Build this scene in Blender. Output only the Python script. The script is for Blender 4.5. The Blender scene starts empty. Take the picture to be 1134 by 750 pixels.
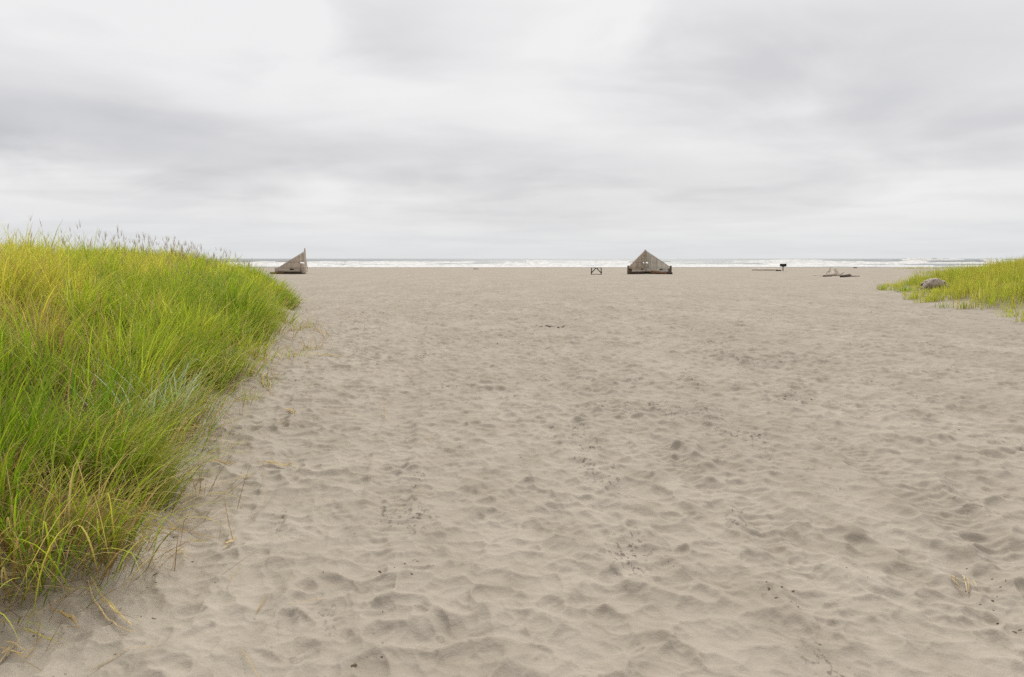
import bpy, bmesh, math, random
import numpy as np
from mathutils import Vector, Matrix

random.seed(7)
RNG = np.random.default_rng(11)
C = bpy.context.scene.collection
sc = bpy.context.scene

# ------------------------------------------------------------------ camera
EYE = 1.7
FPX = 752.0                       # focal length in photo pixels (1134 x 750)
PITCH = math.atan((375 - 286.5) / FPX)
cam_d = bpy.data.cameras.new('camera')
cam = bpy.data.objects.new('camera', cam_d)
C.objects.link(cam)
cam.location = (0, 0, EYE)
cam.rotation_euler = (math.radians(90) - PITCH, 0, 0)
cam_d.sensor_width = 36
cam_d.lens = 36 * FPX / 1134
cam_d.clip_start = 0.05
cam_d.clip_end = 40000
sc.camera = cam


def gp(px, py, z=0.0):
    """Point of the photo on the level plane z."""
    u, v = (px - 567) / FPX, (py - 375) / FPX
    dy = math.cos(PITCH) - v * math.sin(PITCH)
    dz = -math.sin(PITCH) - v * math.cos(PITCH)
    t = (z - EYE) / dz
    return (u * t, dy * t)


# ------------------------------------------------------------------ noise
def _hash(ix, iy, seed):
    h = (ix.astype(np.int64) * 374761393 + iy.astype(np.int64) * 668265263 + seed * 974711) & 0xFFFFFFFF
    h = ((h ^ (h >> 13)) * 1274126177) & 0xFFFFFFFF
    h = ((h ^ (h >> 16)) * 2246822519) & 0xFFFFFFFF
    return (h ^ (h >> 15)) & 0xFFFFFFFF


def hrand(ix, iy, seed):
    return _hash(ix, iy, seed).astype(np.float64) / 4294967295.0


def perlin(x, y, seed=0):
    x = np.asarray(x, float); y = np.asarray(y, float)
    ix, iy = np.floor(x), np.floor(y)
    fx, fy = x - ix, y - iy
    ux = fx * fx * fx * (fx * (fx * 6 - 15) + 10)
    uy = fy * fy * fy * (fy * (fy * 6 - 15) + 10)
    out = []
    for oy in (0, 1):
        for ox in (0, 1):
            a = hrand(ix + ox, iy + oy, seed) * 6.2831853
            out.append(np.cos(a) * (fx - ox) + np.sin(a) * (fy - oy))
    a = out[0] + ux * (out[1] - out[0])
    b = out[2] + ux * (out[3] - out[2])
    return 1.4 * (a + uy * (b - a))


def fbm(x, y, seed=0, octs=3, gain=0.5):
    s, a, f = 0, 1.0, 1.0
    for o in range(octs):
        s = s + a * perlin(x * f + 17.3 * o, y * f - 9.1 * o, seed + o)
        a *= gain; f *= 2.03
    return s


def sstep(a, b, x):
    t = np.clip((x - a) / (b - a), 0, 1)
    return t * t * (3 - 2 * t)


# ------------------------------------------------------------------ terrain
LEFT_PX = [(0, 704), (60, 676), (108, 655), (138, 626), (150, 590), (156, 550), (168, 515), (192, 484),
           (214, 466), (238, 448), (262, 428), (286, 404), (300, 384), (309, 364), (312, 346)]
LEFT = [(-30.0, 0.5), (-6.0, 1.7), (-3.4, 2.5)] + [gp(*p) for p in LEFT_PX] + \
       [(-8.9, 27.0), (-11.0, 32.0), (-17.0, 40.0), (-34.0, 52.0), (-70.0, 60.0), (-70.0, 0.5)]
RIGHT_PX = [(1160, 362), (1134, 352), (1105, 347), (1070, 345), (1040, 341), (1022, 337), (1005, 331), (1001, 325)]
RIGHT = [(22.0, 16.0)] + [gp(*p) for p in RIGHT_PX] + \
        [(21.0, 39.0), (25.0, 43.0), (33.0, 48.0), (60.0, 56.0), (60.0, 14.0), (26.0, 14.5)]


def sdist(poly, x, y):
    """signed distance, positive inside"""
    x = np.asarray(x, float); y = np.asarray(y, float)
    d = np.full(x.shape, 1e18); ins = np.zeros(x.shape, bool)
    n = len(poly)
    for i in range(n):
        ax, ay = poly[i]; bx, by = poly[(i + 1) % n]
        ex, ey = bx - ax, by - ay
        t = np.clip(((x - ax) * ex + (y - ay) * ey) / (ex * ex + ey * ey), 0, 1)
        d = np.minimum(d, (x - ax - t * ex) ** 2 + (y - ay - t * ey) ** 2)
        c = (ay > y) != (by > y)
        if ey != 0:
            ins ^= c & (x < ax + (y - ay) * ex / ey)
    d = np.sqrt(d)
    return np.where(ins, d, -d)


def macro(x, y, dl=None, dr=None):
    x = np.asarray(x, float); y = np.asarray(y, float)
    if dl is None:
        dl, dr = sdist(LEFT, x, y), sdist(RIGHT, x, y)
    s = np.maximum(dl + 0.35, 0)
    hl = 1.27 * (1 - np.exp(-(s / 2.3) ** 1.35)) + 0.18 * perlin(x / 3.1, y / 3.1, 40) * sstep(0.3, 3, dl)
    s2 = np.maximum(dr + 0.5, 0)
    hr = 1.75 * (1 - np.exp(-(s2 / 6.3) ** 1.6)) + 0.15 * perlin(x / 4, y / 4, 41) * sstep(0.5, 4, dr)
    base = 0.05 * perlin(x / 9, y / 9, 42) * np.exp(-np.hypot(x, y) / 60) + 0.03 * perlin(x / 2.3, y / 2.3, 43) * np.exp(-np.hypot(x, y) / 25)
    slope = -np.clip((y - 110) / 104.0, 0, 3)
    return hl + hr + base + slope


def pits(x, y, cell, rmin, rmax, dmin, dmax, seed, fill=0.85, long=1.45):
    """overlapping wind softened footprints: deepest one wins, with a raised rim"""
    ix, iy = np.floor(x / cell), np.floor(y / cell)
    pit = np.zeros_like(x); rim = np.zeros_like(x)
    for ox in (-1, 0, 1):
        for oy in (-1, 0, 1):
            cx, cy = ix + ox, iy + oy
            px = (cx + hrand(cx, cy, seed)) * cell
            py = (cy + hrand(cx, cy, seed + 1)) * cell
            r = rmin + (rmax - rmin) * hrand(cx, cy, seed + 2)
            dep = dmin + (dmax - dmin) * hrand(cx, cy, seed + 3) ** 1.2
            on = hrand(cx, cy, seed + 4) < fill
            a = (hrand(cx, cy, seed + 5) - 0.5) * 1.9
            dx, dy = x - px, y - py
            ca, sa = np.cos(a), np.sin(a)
            q = np.sqrt(((dx * ca + dy * sa) / r) ** 2 + ((-dx * sa + dy * ca) / (r * long)) ** 2)
            p = np.where(on, dep * np.clip(1 - q * q, 0, 1) ** 1.25, 0)
            k = np.where(on, dep * 0.42 * np.exp(-((q - 1.12) / 0.22) ** 2), 0)
            pit = np.maximum(pit, p); rim = np.maximum(rim, k)
    return rim * np.exp(-pit / 0.006) - pit


def bowls(x, y, cell, r, amp, seed, long=1.4):
    """trampled sand: bowls packed edge to edge, meeting in sharp crests"""
    ix, iy = np.floor(x / cell), np.floor(y / cell)
    best = np.full(x.shape, 9.0)
    for ox in (-1, 0, 1):
        for oy in (-1, 0, 1):
            cx, cy = ix + ox, iy + oy
            px = (cx + hrand(cx, cy, seed)) * cell
            py = (cy + hrand(cx, cy, seed + 1)) * cell
            k = r * (0.65 + 0.7 * hrand(cx, cy, seed + 2))
            a = (hrand(cx, cy, seed + 5) - 0.5) * 2.2
            off = -0.36 * hrand(cx, cy, seed + 3) ** 1.5
            dx, dy = x - px, y - py
            ca, sa = np.cos(a), np.sin(a)
            v = -dx * sa + dy * ca
            q = ((dx * ca + dy * sa) / k) ** 2 + (v / (k * long * np.where(v > 0, 0.70, 1.25))) ** 2
            best = np.minimum(best, q + off)
    return amp * np.where(best > 0.6, 0.6 + 0.55 * np.tanh((best - 0.6) / 0.55), best)


def detail(x, y, dl, dr):
    r = np.hypot(x, y)
    wx = x + 0.04 * fbm(x * 4.1, y * 4.1, 60, 2); wy = y + 0.04 * fbm(x * 4.1, y * 4.1, 64, 2)
    tread = 0.62 + 0.38 * sstep(-0.5, 0.35, fbm(x / 1.7, y / 2.6, 62, 2))
    far = 1 + 0.2 * sstep(3, 12, r)
    mood = 0.70 + 0.42 * sstep(-0.6, 0.5, fbm(x / 1.1, y / 1.5, 63, 2))
    h = far * tread * mood * bowls(wx, wy, 0.165, 0.106, 0.034, 100)
    h += far * 0.8 * bowls(wx + 3.7, wy - 1.9, 0.092, 0.060, 0.010, 150)
    h += 0.8 * pits(wx - 8.7, wy + 2.9, 0.12, 0.026, 0.055, 0.004, 0.011, 300, 0.5)
    # churned patches and old tracks seen along the path
    for (px, py, rad, amp) in ((840, 398, 0.9, 0.05), (611, 361, 0.7, 0.05), (485, 705, 0.22, 0.02), (1095, 655, 0.5, 0.03), (700, 350, 1.5, 0.03)):
        qx, qy = gp(px, py)
        w = np.exp(-(((x - qx) / (rad * 1.3)) ** 2 + ((y - qy) / rad) ** 2))
        h += w * amp * (fbm(x * 5, y * 5, 90, 3) - 0.6)
    for (p, q, wd, dp) in (((560, 352), (800, 560), 0.16, 0.022), ((470, 345), (400, 700), 0.13, 0.016), ((905, 470), (1150, 640), 0.17, 0.025), ((780, 480), (960, 740), 0.14, 0.02)):
        (ax, ay), (bx, by) = gp(*p), gp(*q)
        ex, ey = bx - ax, by - ay; L2 = ex * ex + ey * ey
        t = ((x - ax) * ex + (y - ay) * ey) / L2
        dd = ((x - ax) * ey - (y - ay) * ex) / math.sqrt(L2) + 0.10 * perlin(t * 6, t * 0, 95)
        on = sstep(-0.02, 0.1, t) * sstep(1.05, 0.9, t) * (0.5 + 0.5 * sstep(-0.3, 0.3, perlin(x * 1.3, y * 1.3, 96)))
        lug = 0.22 * np.sin(t * math.sqrt(L2) * 2 * math.pi / 0.085)
        h += on * 1.3 * dp * (-np.exp(-(dd / wd) ** 4) * (1 + lug) + 0.8 * np.exp(-((np.abs(dd) - wd * 1.35) / (wd * 0.35)) ** 2))
    # wind crests running along the path
    sx, sy = x + 0.25 * y, y
    crest = 1 - np.abs(perlin(sx * 3.3, sy * 1.15, 70)) * 2.2
    h += 0.016 * np.clip(crest, -0.5, 1) * sstep(0.2, 2.2, x + 0.25 * y)
    h += 0.013 * fbm(x * 2.1, y * 1.4, 72, 3) + 0.006 * (0.5 - np.abs(fbm(x * 7, y * 5, 75, 2)))
    fade = np.exp(-(r / 62.0) ** 4)
    veg = 1 - 0.75 * sstep(-0.15, 0.6, np.maximum(dl, dr))
    return h * fade * veg


def build_mesh(name, verts, faces, mat=None, smooth=True, col=None):
    """faces: (n,4) int array"""
    me = bpy.data.meshes.new(name)
    nv, nf, k = len(verts), len(faces), faces.shape[1]
    me.vertices.add(nv); me.vertices.foreach_set('co', np.ascontiguousarray(verts, np.float32).ravel())
    me.loops.add(nf * k); me.loops.foreach_set('vertex_index', np.ascontiguousarray(faces, np.int32).ravel())
    me.polygons.add(nf)
    me.polygons.foreach_set('loop_start', np.arange(0, nf * k, k, dtype=np.int32))
    me.polygons.foreach_set('loop_total', np.full(nf, k, np.int32))
    me.polygons.foreach_set('use_smooth', np.full(nf, smooth, bool))
    me.update(calc_edges=True)
    if col is not None:
        at = me.color_attributes.new('col', 'FLOAT_COLOR', 'POINT')
        c4 = np.ones((nv, 4), np.float32); c4[:, :col.shape[1]] = col
        at.data.foreach_set('color', c4.ravel())
    o = bpy.data.objects.new(name, me); C.objects.link(o)
    if mat: me.materials.append(mat)
    return o


def grid_faces(nr, nc, wrap=False):
    i = np.arange(nr - 1)[:, None]; j = np.arange(nc if wrap else nc - 1)[None, :]
    a = i * nc + j; b = i * nc + (j + 1) % nc
    c = (i + 1) * nc + (j + 1) % nc; d = (i + 1) * nc + j
    return np.stack([a, b, c, d], -1).reshape(-1, 4)


# ------------------------------------------------------------------ node helper
def new_mat(name):
    m = bpy.data.materials.new(name); m.use_nodes = True
    nt = m.node_tree; nt.nodes.clear()
    out = nt.nodes.new('ShaderNodeOutputMaterial')
    return m, nt, out


class N:
    def __init__(s, nt): s.nt = nt

    def node(s, t, **kw):
        n = s.nt.nodes.new(t)
        for k, v in kw.items(): setattr(n, k, v)
        return n

    def put(s, sock, v):
        if hasattr(v, 'is_output'): s.nt.links.new(v, sock)
        elif isinstance(v, (tuple, list)):
            sock.default_value = tuple(v) + ((1,) if len(v) == 3 and len(sock.default_value) == 4 else ())
        else: sock.default_value = v

    def m(s, op, a, b=None, c=None, clamp=False):
        n = s.node('ShaderNodeMath', operation=op, use_clamp=clamp)
        for i, v in enumerate((a, b, c)):
            if v is not None: s.put(n.inputs[i], v)
        return n.outputs[0]

    def mix(s, f, a, b, blend='MIX'):
        n = s.node('ShaderNodeMix', data_type='RGBA', blend_type=blend)
        s.put(n.inputs[0], f); s.put(n.inputs[6], a); s.put(n.inputs[7], b)
        return n.outputs[2]

    def ramp(s, f, lo, hi, a=0.0, b=1.0, smooth=True):
        n = s.node('ShaderNodeMapRange', interpolation_type='SMOOTHSTEP' if smooth else 'LINEAR')
        s.put(n.inputs[0], f); s.put(n.inputs[1], lo); s.put(n.inputs[2], hi); s.put(n.inputs[3], a); s.put(n.inputs[4], b)
        return n.outputs[0]

    def vec(s, v, scale=(1, 1, 1), loc=(0, 0, 0), rot=(0, 0, 0)):
        n = s.node('ShaderNodeMapping')
        s.put(n.inputs[0], v); n.inputs['Scale'].default_value = scale
        n.inputs['Location'].default_value = loc; n.inputs['Rotation'].default_value = rot
        return n.outputs[0]

    def noise(s, v, scale, detail=3.0, rough=0.5, dist=0.0):
        n = s.node('ShaderNodeTexNoise')
        s.put(n.inputs['Vector'], v); n.inputs['Scale'].default_value = scale
        n.inputs['Detail'].default_value = detail; n.inputs['Roughness'].default_value = rough
        n.inputs['Distortion'].default_value = dist
        return n.outputs[0]

    def bump(s, h, strength, dist, normal=None):
        n = s.node('ShaderNodeBump')
        n.inputs['Strength'].default_value = strength; n.inputs['Distance'].default_value = dist
        s.put(n.inputs['Height'], h)
        if normal is not None: s.put(n.inputs['Normal'], normal)
        return n.outputs[0]

    def bsdf(s, col, rough=0.8, spec=0.3, normal=None, **kw):
        n = s.node('ShaderNodeBsdfPrincipled')
        s.put(n.inputs['Base Color'], col); s.put(n.inputs['Roughness'], rough)
        s.put(n.inputs['Specular IOR Level'], spec)
        if normal is not None: s.put(n.inputs['Normal'], normal)
        for k, v in kw.items(): s.put(n.inputs[k], v)
        return n.outputs[0]


def tag(o, label=None, cat=None, group=None, kind=None):
    if label: o['label'] = label
    if cat: o['category'] = cat
    if group: o['group'] = group
    if kind: o['kind'] = kind
    return o


# ------------------------------------------------------------------ sand
def sand_material():
    m, nt, out = new_mat('dry_grey_sand'); n = N(nt)
    P = n.node('ShaderNodeNewGeometry').outputs['Position']
    sep = n.node('ShaderNodeSeparateXYZ'); n.put(sep.inputs[0], P)
    Y = sep.outputs[1]
    big = n.noise(n.vec(P, (0.5, 0.22, 0.5)), 1.0, 4, 0.55)
    med = n.noise(n.vec(P, (2.6, 1.4, 2)), 1.0, 4, 0.6)
    fine = n.noise(P, 38.0, 3, 0.65)
    grain = n.noise(P, 240.0, 2, 0.7)
    col = n.mix(n.ramp(big, 0.32, 0.68), (0.354, 0.307, 0.245), (0.412, 0.361, 0.291))
    col = n.mix(n.ramp(med, 0.38, 0.72), col, (0.312, 0.268, 0.208))
    col = n.mix(n.ramp(grain, 0.35, 0.75, 0.0, 0.30), col, (0.22, 0.185, 0.15))
    # streaks of dark heavy grains and bark crumbs left by the wind
    zone = n.noise(n.vec(P, (1.5, 0.55, 1), (3, 1, 0), (0, 0, 0.2)), 1.0, 3, 0.6)
    speck = n.noise(n.vec(P, (26, 15, 20)), 1.0, 3, 0.7)
    dark = n.m('MULTIPLY', n.ramp(zone, 0.54, 0.68), n.ramp(speck, 0.53, 0.63))
    col = n.mix(n.m('MULTIPLY', dark, 0.75), col, (0.095, 0.078, 0.062))
    # plant litter under the dune grass
    lit = n.node('ShaderNodeVertexColor', layer_name='col').outputs[0]
    ls = n.node('ShaderNodeSeparateColor'); n.put(ls.inputs[0], lit)
    lc = n.mix(n.ramp(speck, 0.35, 0.65), (0.085, 0.062, 0.026), (0.20, 0.15, 0.06))
    col = n.mix(n.m('MULTIPLY', ls.outputs[0], n.ramp(med, 0.25, 0.55, 0.75, 1.0)), col, lc)
    # damp band near the water
    damp = n.ramp(Y, 150, 205)
    col = n.mix(n.m('MULTIPLY', damp, 0.75), col, (0.215, 0.180, 0.145))
    h = n.m('ADD', n.m('MULTIPLY', fine, 0.6), n.m('MULTIPLY', n.noise(P, 11.0, 3, 0.6), 1.3))
    h = n.m('ADD', h, n.m('MULTIPLY', grain, 0.12))
    nb = n.bump(h, 0.55, 0.012)
    n.put(out.inputs[0], n.bsdf(col, 0.95, 0.12, nb))
    return m


def build_sand():
    dense = np.radians(np.linspace(-47, 47, 1080))
    rest = np.radians(np.linspace(47, 313, 112)[1:-1])
    ang = np.concatenate([dense, rest])
    r1 = np.geomspace(1.2, 70, 1280)
    r2 = np.geomspace(70, 420, 90)[1:]
    r3 = np.array([700, 1500, 3000, 6000.0])
    r0 = np.array([0.02, 0.3, 0.6, 0.9])
    R = np.concatenate([r0, r1, r2, r3])
    X = np.outer(R, np.sin(ang)).ravel(); Y = np.outer(R, np.cos(ang)).ravel()
    rr = np.hypot(X, Y)
    near = rr < 75
    dl = np.full(X.shape, -50.0); dr = np.full(X.shape, -50.0)
    dl[near], dr[near] = sdist(LEFT, X[near], Y[near]), sdist(RIGHT, X[near], Y[near])
    Z = macro(X, Y, dl, dr)
    Z[near] += detail(X[near], Y[near], dl[near], dr[near])
    V = np.stack([X, Y, Z], -1)
    F = grid_faces(len(R), len(ang), True)[:, ::-1]
    lit = np.zeros((len(X), 3)); lit[:, 0] = sstep(0.0, 0.55, dl + 0.2 * fbm(X / 0.5, Y / 0.5, 77, 2)) + 0.6 * sstep(0.6, 2.0, dr + 0.6 * fbm(X / 1.5, Y / 1.5, 78, 2))
    o = build_mesh('beach_sand', V, F, sand_material(), True, lit)
    tag(o, 'wide trampled grey sand beach running down to the surf', 'sand', kind='structure')


def ground_z(x, y):
    x = np.atleast_1d(np.asarray(x, float)); y = np.atleast_1d(np.asarray(y, float))
    dl, dr = sdist(LEFT, x, y), sdist(RIGHT, x, y)
    return macro(x, y, dl, dr) + detail(x, y, dl, dr)


def gz(x, y): return float(ground_z(x, y)[0])


# ------------------------------------------------------------------ sea
SEA = -1.0


def sea_material():
    m, nt, out = new_mat('grey_sea_water'); n = N(nt)
    P = n.node('ShaderNodeNewGeometry').outputs['Position']
    at = n.node('ShaderNodeVertexColor', layer_name='col')
    sepc = n.node('ShaderNodeSeparateColor'); n.put(sepc.inputs[0], at.outputs[0])
    foam_a, solid = sepc.outputs[0], sepc.outputs[1]
    p1 = n.noise(n.vec(P, (0.10, 0.16, 0.3)), 1.0, 5, 0.62)
    p2 = n.noise(n.vec(P, (0.55, 0.5, 0.6)), 1.0, 4, 0.65)
    tex = n.m('ADD', n.m('MULTIPLY', p1, 0.7), n.m('MULTIPLY', p2, 0.3))
    thr = n.m('SUBTRACT', 1.04, foam_a)
    foam = n.ramp(n.m('SUBTRACT', tex, n.m('MULTIPLY', thr, 0.95)), -0.06, 0.10)
    foam = n.m('MAXIMUM', foam, n.m('MULTIPLY', solid, n.ramp(tex, 0.35, 0.6, 0.55, 1.0)))
    water = n.mix(n.ramp(p1, 0.35, 0.65), (0.13, 0.145, 0.145), (0.19, 0.205, 0.20))
    fcol = n.mix(n.ramp(p2, 0.3, 0.7), (0.52, 0.51, 0.475), (0.74, 0.73, 0.70))
    col = n.mix(foam, water, fcol)
    rough = n.ramp(foam, 0, 1, 0.50, 0.9)
    w = n.noise(n.vec(P, (0.35, 0.8, 0.5)), 1.0, 5, 0.6)
    nb = n.bump(w, 0.5, 0.35)
    n.put(out.inputs[0], n.bsdf(col, rough, n.ramp(foam, 0, 1, 0.35, 0.05), nb))
    return m


def build_sea():
    y1 = np.arange(196, 640, 0.8)
    y2 = np.geomspace(640, 26000, 70)[1:]
    Yr = np.concatenate([y1, y2])
    t = np.tan(np.radians(np.linspace(-58, 58, 640)))
    Y = np.repeat(Yr[:, None], len(t), 1)
    X = Yr[:, None] * t[None, :]
    Z = np.zeros_like(X); foam = np.zeros_like(X); solid = np.zeros_like(X)
    #        y0   amp  width broken  foam run
    waves = [(226, 0.22, 2.5, 0.90, 8), (243, 0.40, 3.0, 0.84, 11), (268, 0.66, 4.0, 0.82, 16), (302, 0.95, 5.0, 0.80, 22),
             (345, 1.15, 6.0, 0.74, 34), (398, 1.45, 7.0, 0.58, 34), (462, 1.6, 8.0, 0.36, 28), (545, 1.3, 9.0, 0.12, 20)]
    for k, (y0, amp, w, brk, run) in enumerate(waves):
        c = y0 + 0.05 * y0 * fbm(X / 150.0, Y * 0 + k * 7.7, 500 + k, 2) + 3.0 * perlin(X / 21.0, Y * 0 + k, 540 + k)
        a = np.clip(0.62 + 0.75 * fbm(X / 85.0, Y * 0 + k * 3.1, 520 + k, 2), 0.0, 1.5)
        if k >= 4: a = a * (1 + 0.85 * sstep(70, 190, X + 40 * perlin(X / 60.0, Y * 0 + k, 530)))
        d = Y - c                              # >0 : behind the crest (seaward)
        prof = np.where(d > 0, np.exp(-(d / (2.2 * w)) ** 2), np.exp(-(d / (0.75 * w)) ** 2))
        b = sstep(0.08, -0.18, fbm(X / 60.0, Y * 0 + k * 5.9, 560 + k, 2) - (brk - 0.5) * 1.5 - 0.0016 * X * (k >= 4))
        ragged = 1 + 0.30 * b * perlin(X / 5.0, Y / 3.0, 580 + k)
        Z += amp * a * prof * ragged
        f = np.where(d > 0, np.exp(-(d / 1.6) ** 2), np.exp(-(-d / run) ** 2))
        foam = np.maximum(foam, b * f * np.clip(a + 0.25, 0, 1))
        solid = np.maximum(solid, b * sstep(0.35, 0.7, a) * np.where(d > 0, np.exp(-(d / 0.9) ** 2), np.exp(-(d / (0.9 * w)) ** 2)) * (0.75 + 0.5 * perlin(X / 9.0, Y / 4.0, 590 + k)))
    wash = 0.46 * np.exp(-((Y - 214) / 55.0).clip(0) ** 2)
    foam = np.maximum(foam, wash)
    Z += 0.10 * fbm(X / 7.0, Y / 3.5, 600, 2) * sstep(220, 300, Y) * sstep(1500, 500, Y)
    # lip of the swash lying on the sand
    V = np.stack([X, Y, SEA + Z], -1).reshape(-1, 3)
    col = np.stack([foam, np.clip(solid, 0, 1), foam * 0], -1).reshape(-1, 3)
    o = build_mesh('sea', V, grid_faces(len(Yr), len(t)), sea_material(), True, col)
    tag(o, 'grey ocean with white breakers rolling in', 'sea', kind='structure')


# ------------------------------------------------------------------ grass
GREEN = np.array([0.150, 0.300, 0.014]); LIME = np.array([0.420, 0.540, 0.028]); YEL = np.array([0.70, 0.62, 0.090])
STRAW = np.array([0.60, 0.45, 0.20]); BROWN = np.array([0.27, 0.135, 0.035]); BLUE = np.array([0.52, 0.62, 0.47])


def lerp(a, b, t): return a + (b - a) * t


def grass_material():
    m, nt, out = new_mat('beach_grass_blades'); n = N(nt)
    c = n.node('ShaderNodeVertexColor', layer_name='col').outputs[0]
    b = n.bsdf(c, 0.48, 0.28)
    t = n.node('ShaderNodeBsdfTranslucent'); n.put(t.inputs[0], n.mix(0.5, c, (0.9, 1.0, 0.25), 'MULTIPLY'))
    n.put(t.inputs[0], c)
    mx = n.node('ShaderNodeMixShader'); mx.inputs[0].default_value = 0.46
    n.put(mx.inputs[1], b); n.put(mx.inputs[2], t.outputs[0])
    n.put(out.inputs[0], mx.outputs[0])
    return m


def blades(root, az, tilt0, bend, length, width, c_base, c_mid, c_tip, seg=6, flat=None, lift=None):
    """arrays over n blades -> verts, faces, colours.  az: direction of lean; tilt grows from tilt0 by bend towards the tip"""
    n = len(root)
    s = np.linspace(0, 1, seg + 1)
    P = np.zeros((n, seg + 1, 3)); P[:, 0] = root
    dx, dy = np.sin(az), np.cos(az)
    tilts = tilt0[:, None] + bend[:, None] * (s[None, :] ** 1.6)
    for k in range(seg):
        th = 0.5 * (tilts[:, k] + tilts[:, k + 1])
        L = length / seg
        P[:, k + 1, 0] = P[:, k, 0] + dx * np.sin(th) * L
        P[:, k + 1, 1] = P[:, k, 1] + dy * np.sin(th) * L
        P[:, k + 1, 2] = P[:, k, 2] + np.cos(th) * L
    wa = az + np.pi / 2 + RNG.uniform(-0.9, 0.9, n)
    W = np.stack([np.sin(wa), np.cos(wa), np.zeros(n)], -1)
    prof = np.clip(1.0 - s ** 2.2, 0.06, 1) * np.clip(0.55 + s * 2, 0, 1)
    off = W[:, None, :] * (width[:, None] * prof[None, :] * 0.5)[:, :, None]
    V = np.stack([P - off, P + off], 2).reshape(n, -1, 3)       # n,(seg+1)*2,3
    sv = np.repeat(s, 2)[None, :, None]
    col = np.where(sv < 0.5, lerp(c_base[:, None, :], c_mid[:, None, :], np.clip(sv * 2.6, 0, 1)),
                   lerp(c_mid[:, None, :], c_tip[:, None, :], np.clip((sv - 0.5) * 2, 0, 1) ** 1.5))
    i = np.arange(seg)
    f = np.stack([i * 2, i * 2 + 1, i * 2 + 3, i * 2 + 2], -1)
    F = f[None] + (np.arange(n) * (seg + 1) * 2)[:, None, None]
    return V.reshape(-1, 3), F.reshape(-1, 4), col.reshape(-1, 3)


def join(chunks):
    Vs, Fs, Cs, o = [], [], [], 0
    for V, F, c in chunks:
        Vs.append(V); Fs.append(F + o); Cs.append(c); o += len(V)
    return np.concatenate(Vs), np.concatenate(Fs), np.concatenate(Cs)


def outward(poly, x, y):
    e = 0.25
    gx = sdist(poly, x + e, y) - sdist(poly, x - e, y)
    gy = sdist(poly, x, y + e) - sdist(poly, x, y - e)
    return np.arctan2(-gx, -gy)             # azimuth (sin->x, cos->y) pointing out of the polygon


def green_mix(t):
    t = np.clip(t, 0, 1)[:, None]
    return np.where(t < 0.5, lerp(GREEN, LIME, t * 2), lerp(LIME, YEL, t * 2 - 1))


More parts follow.
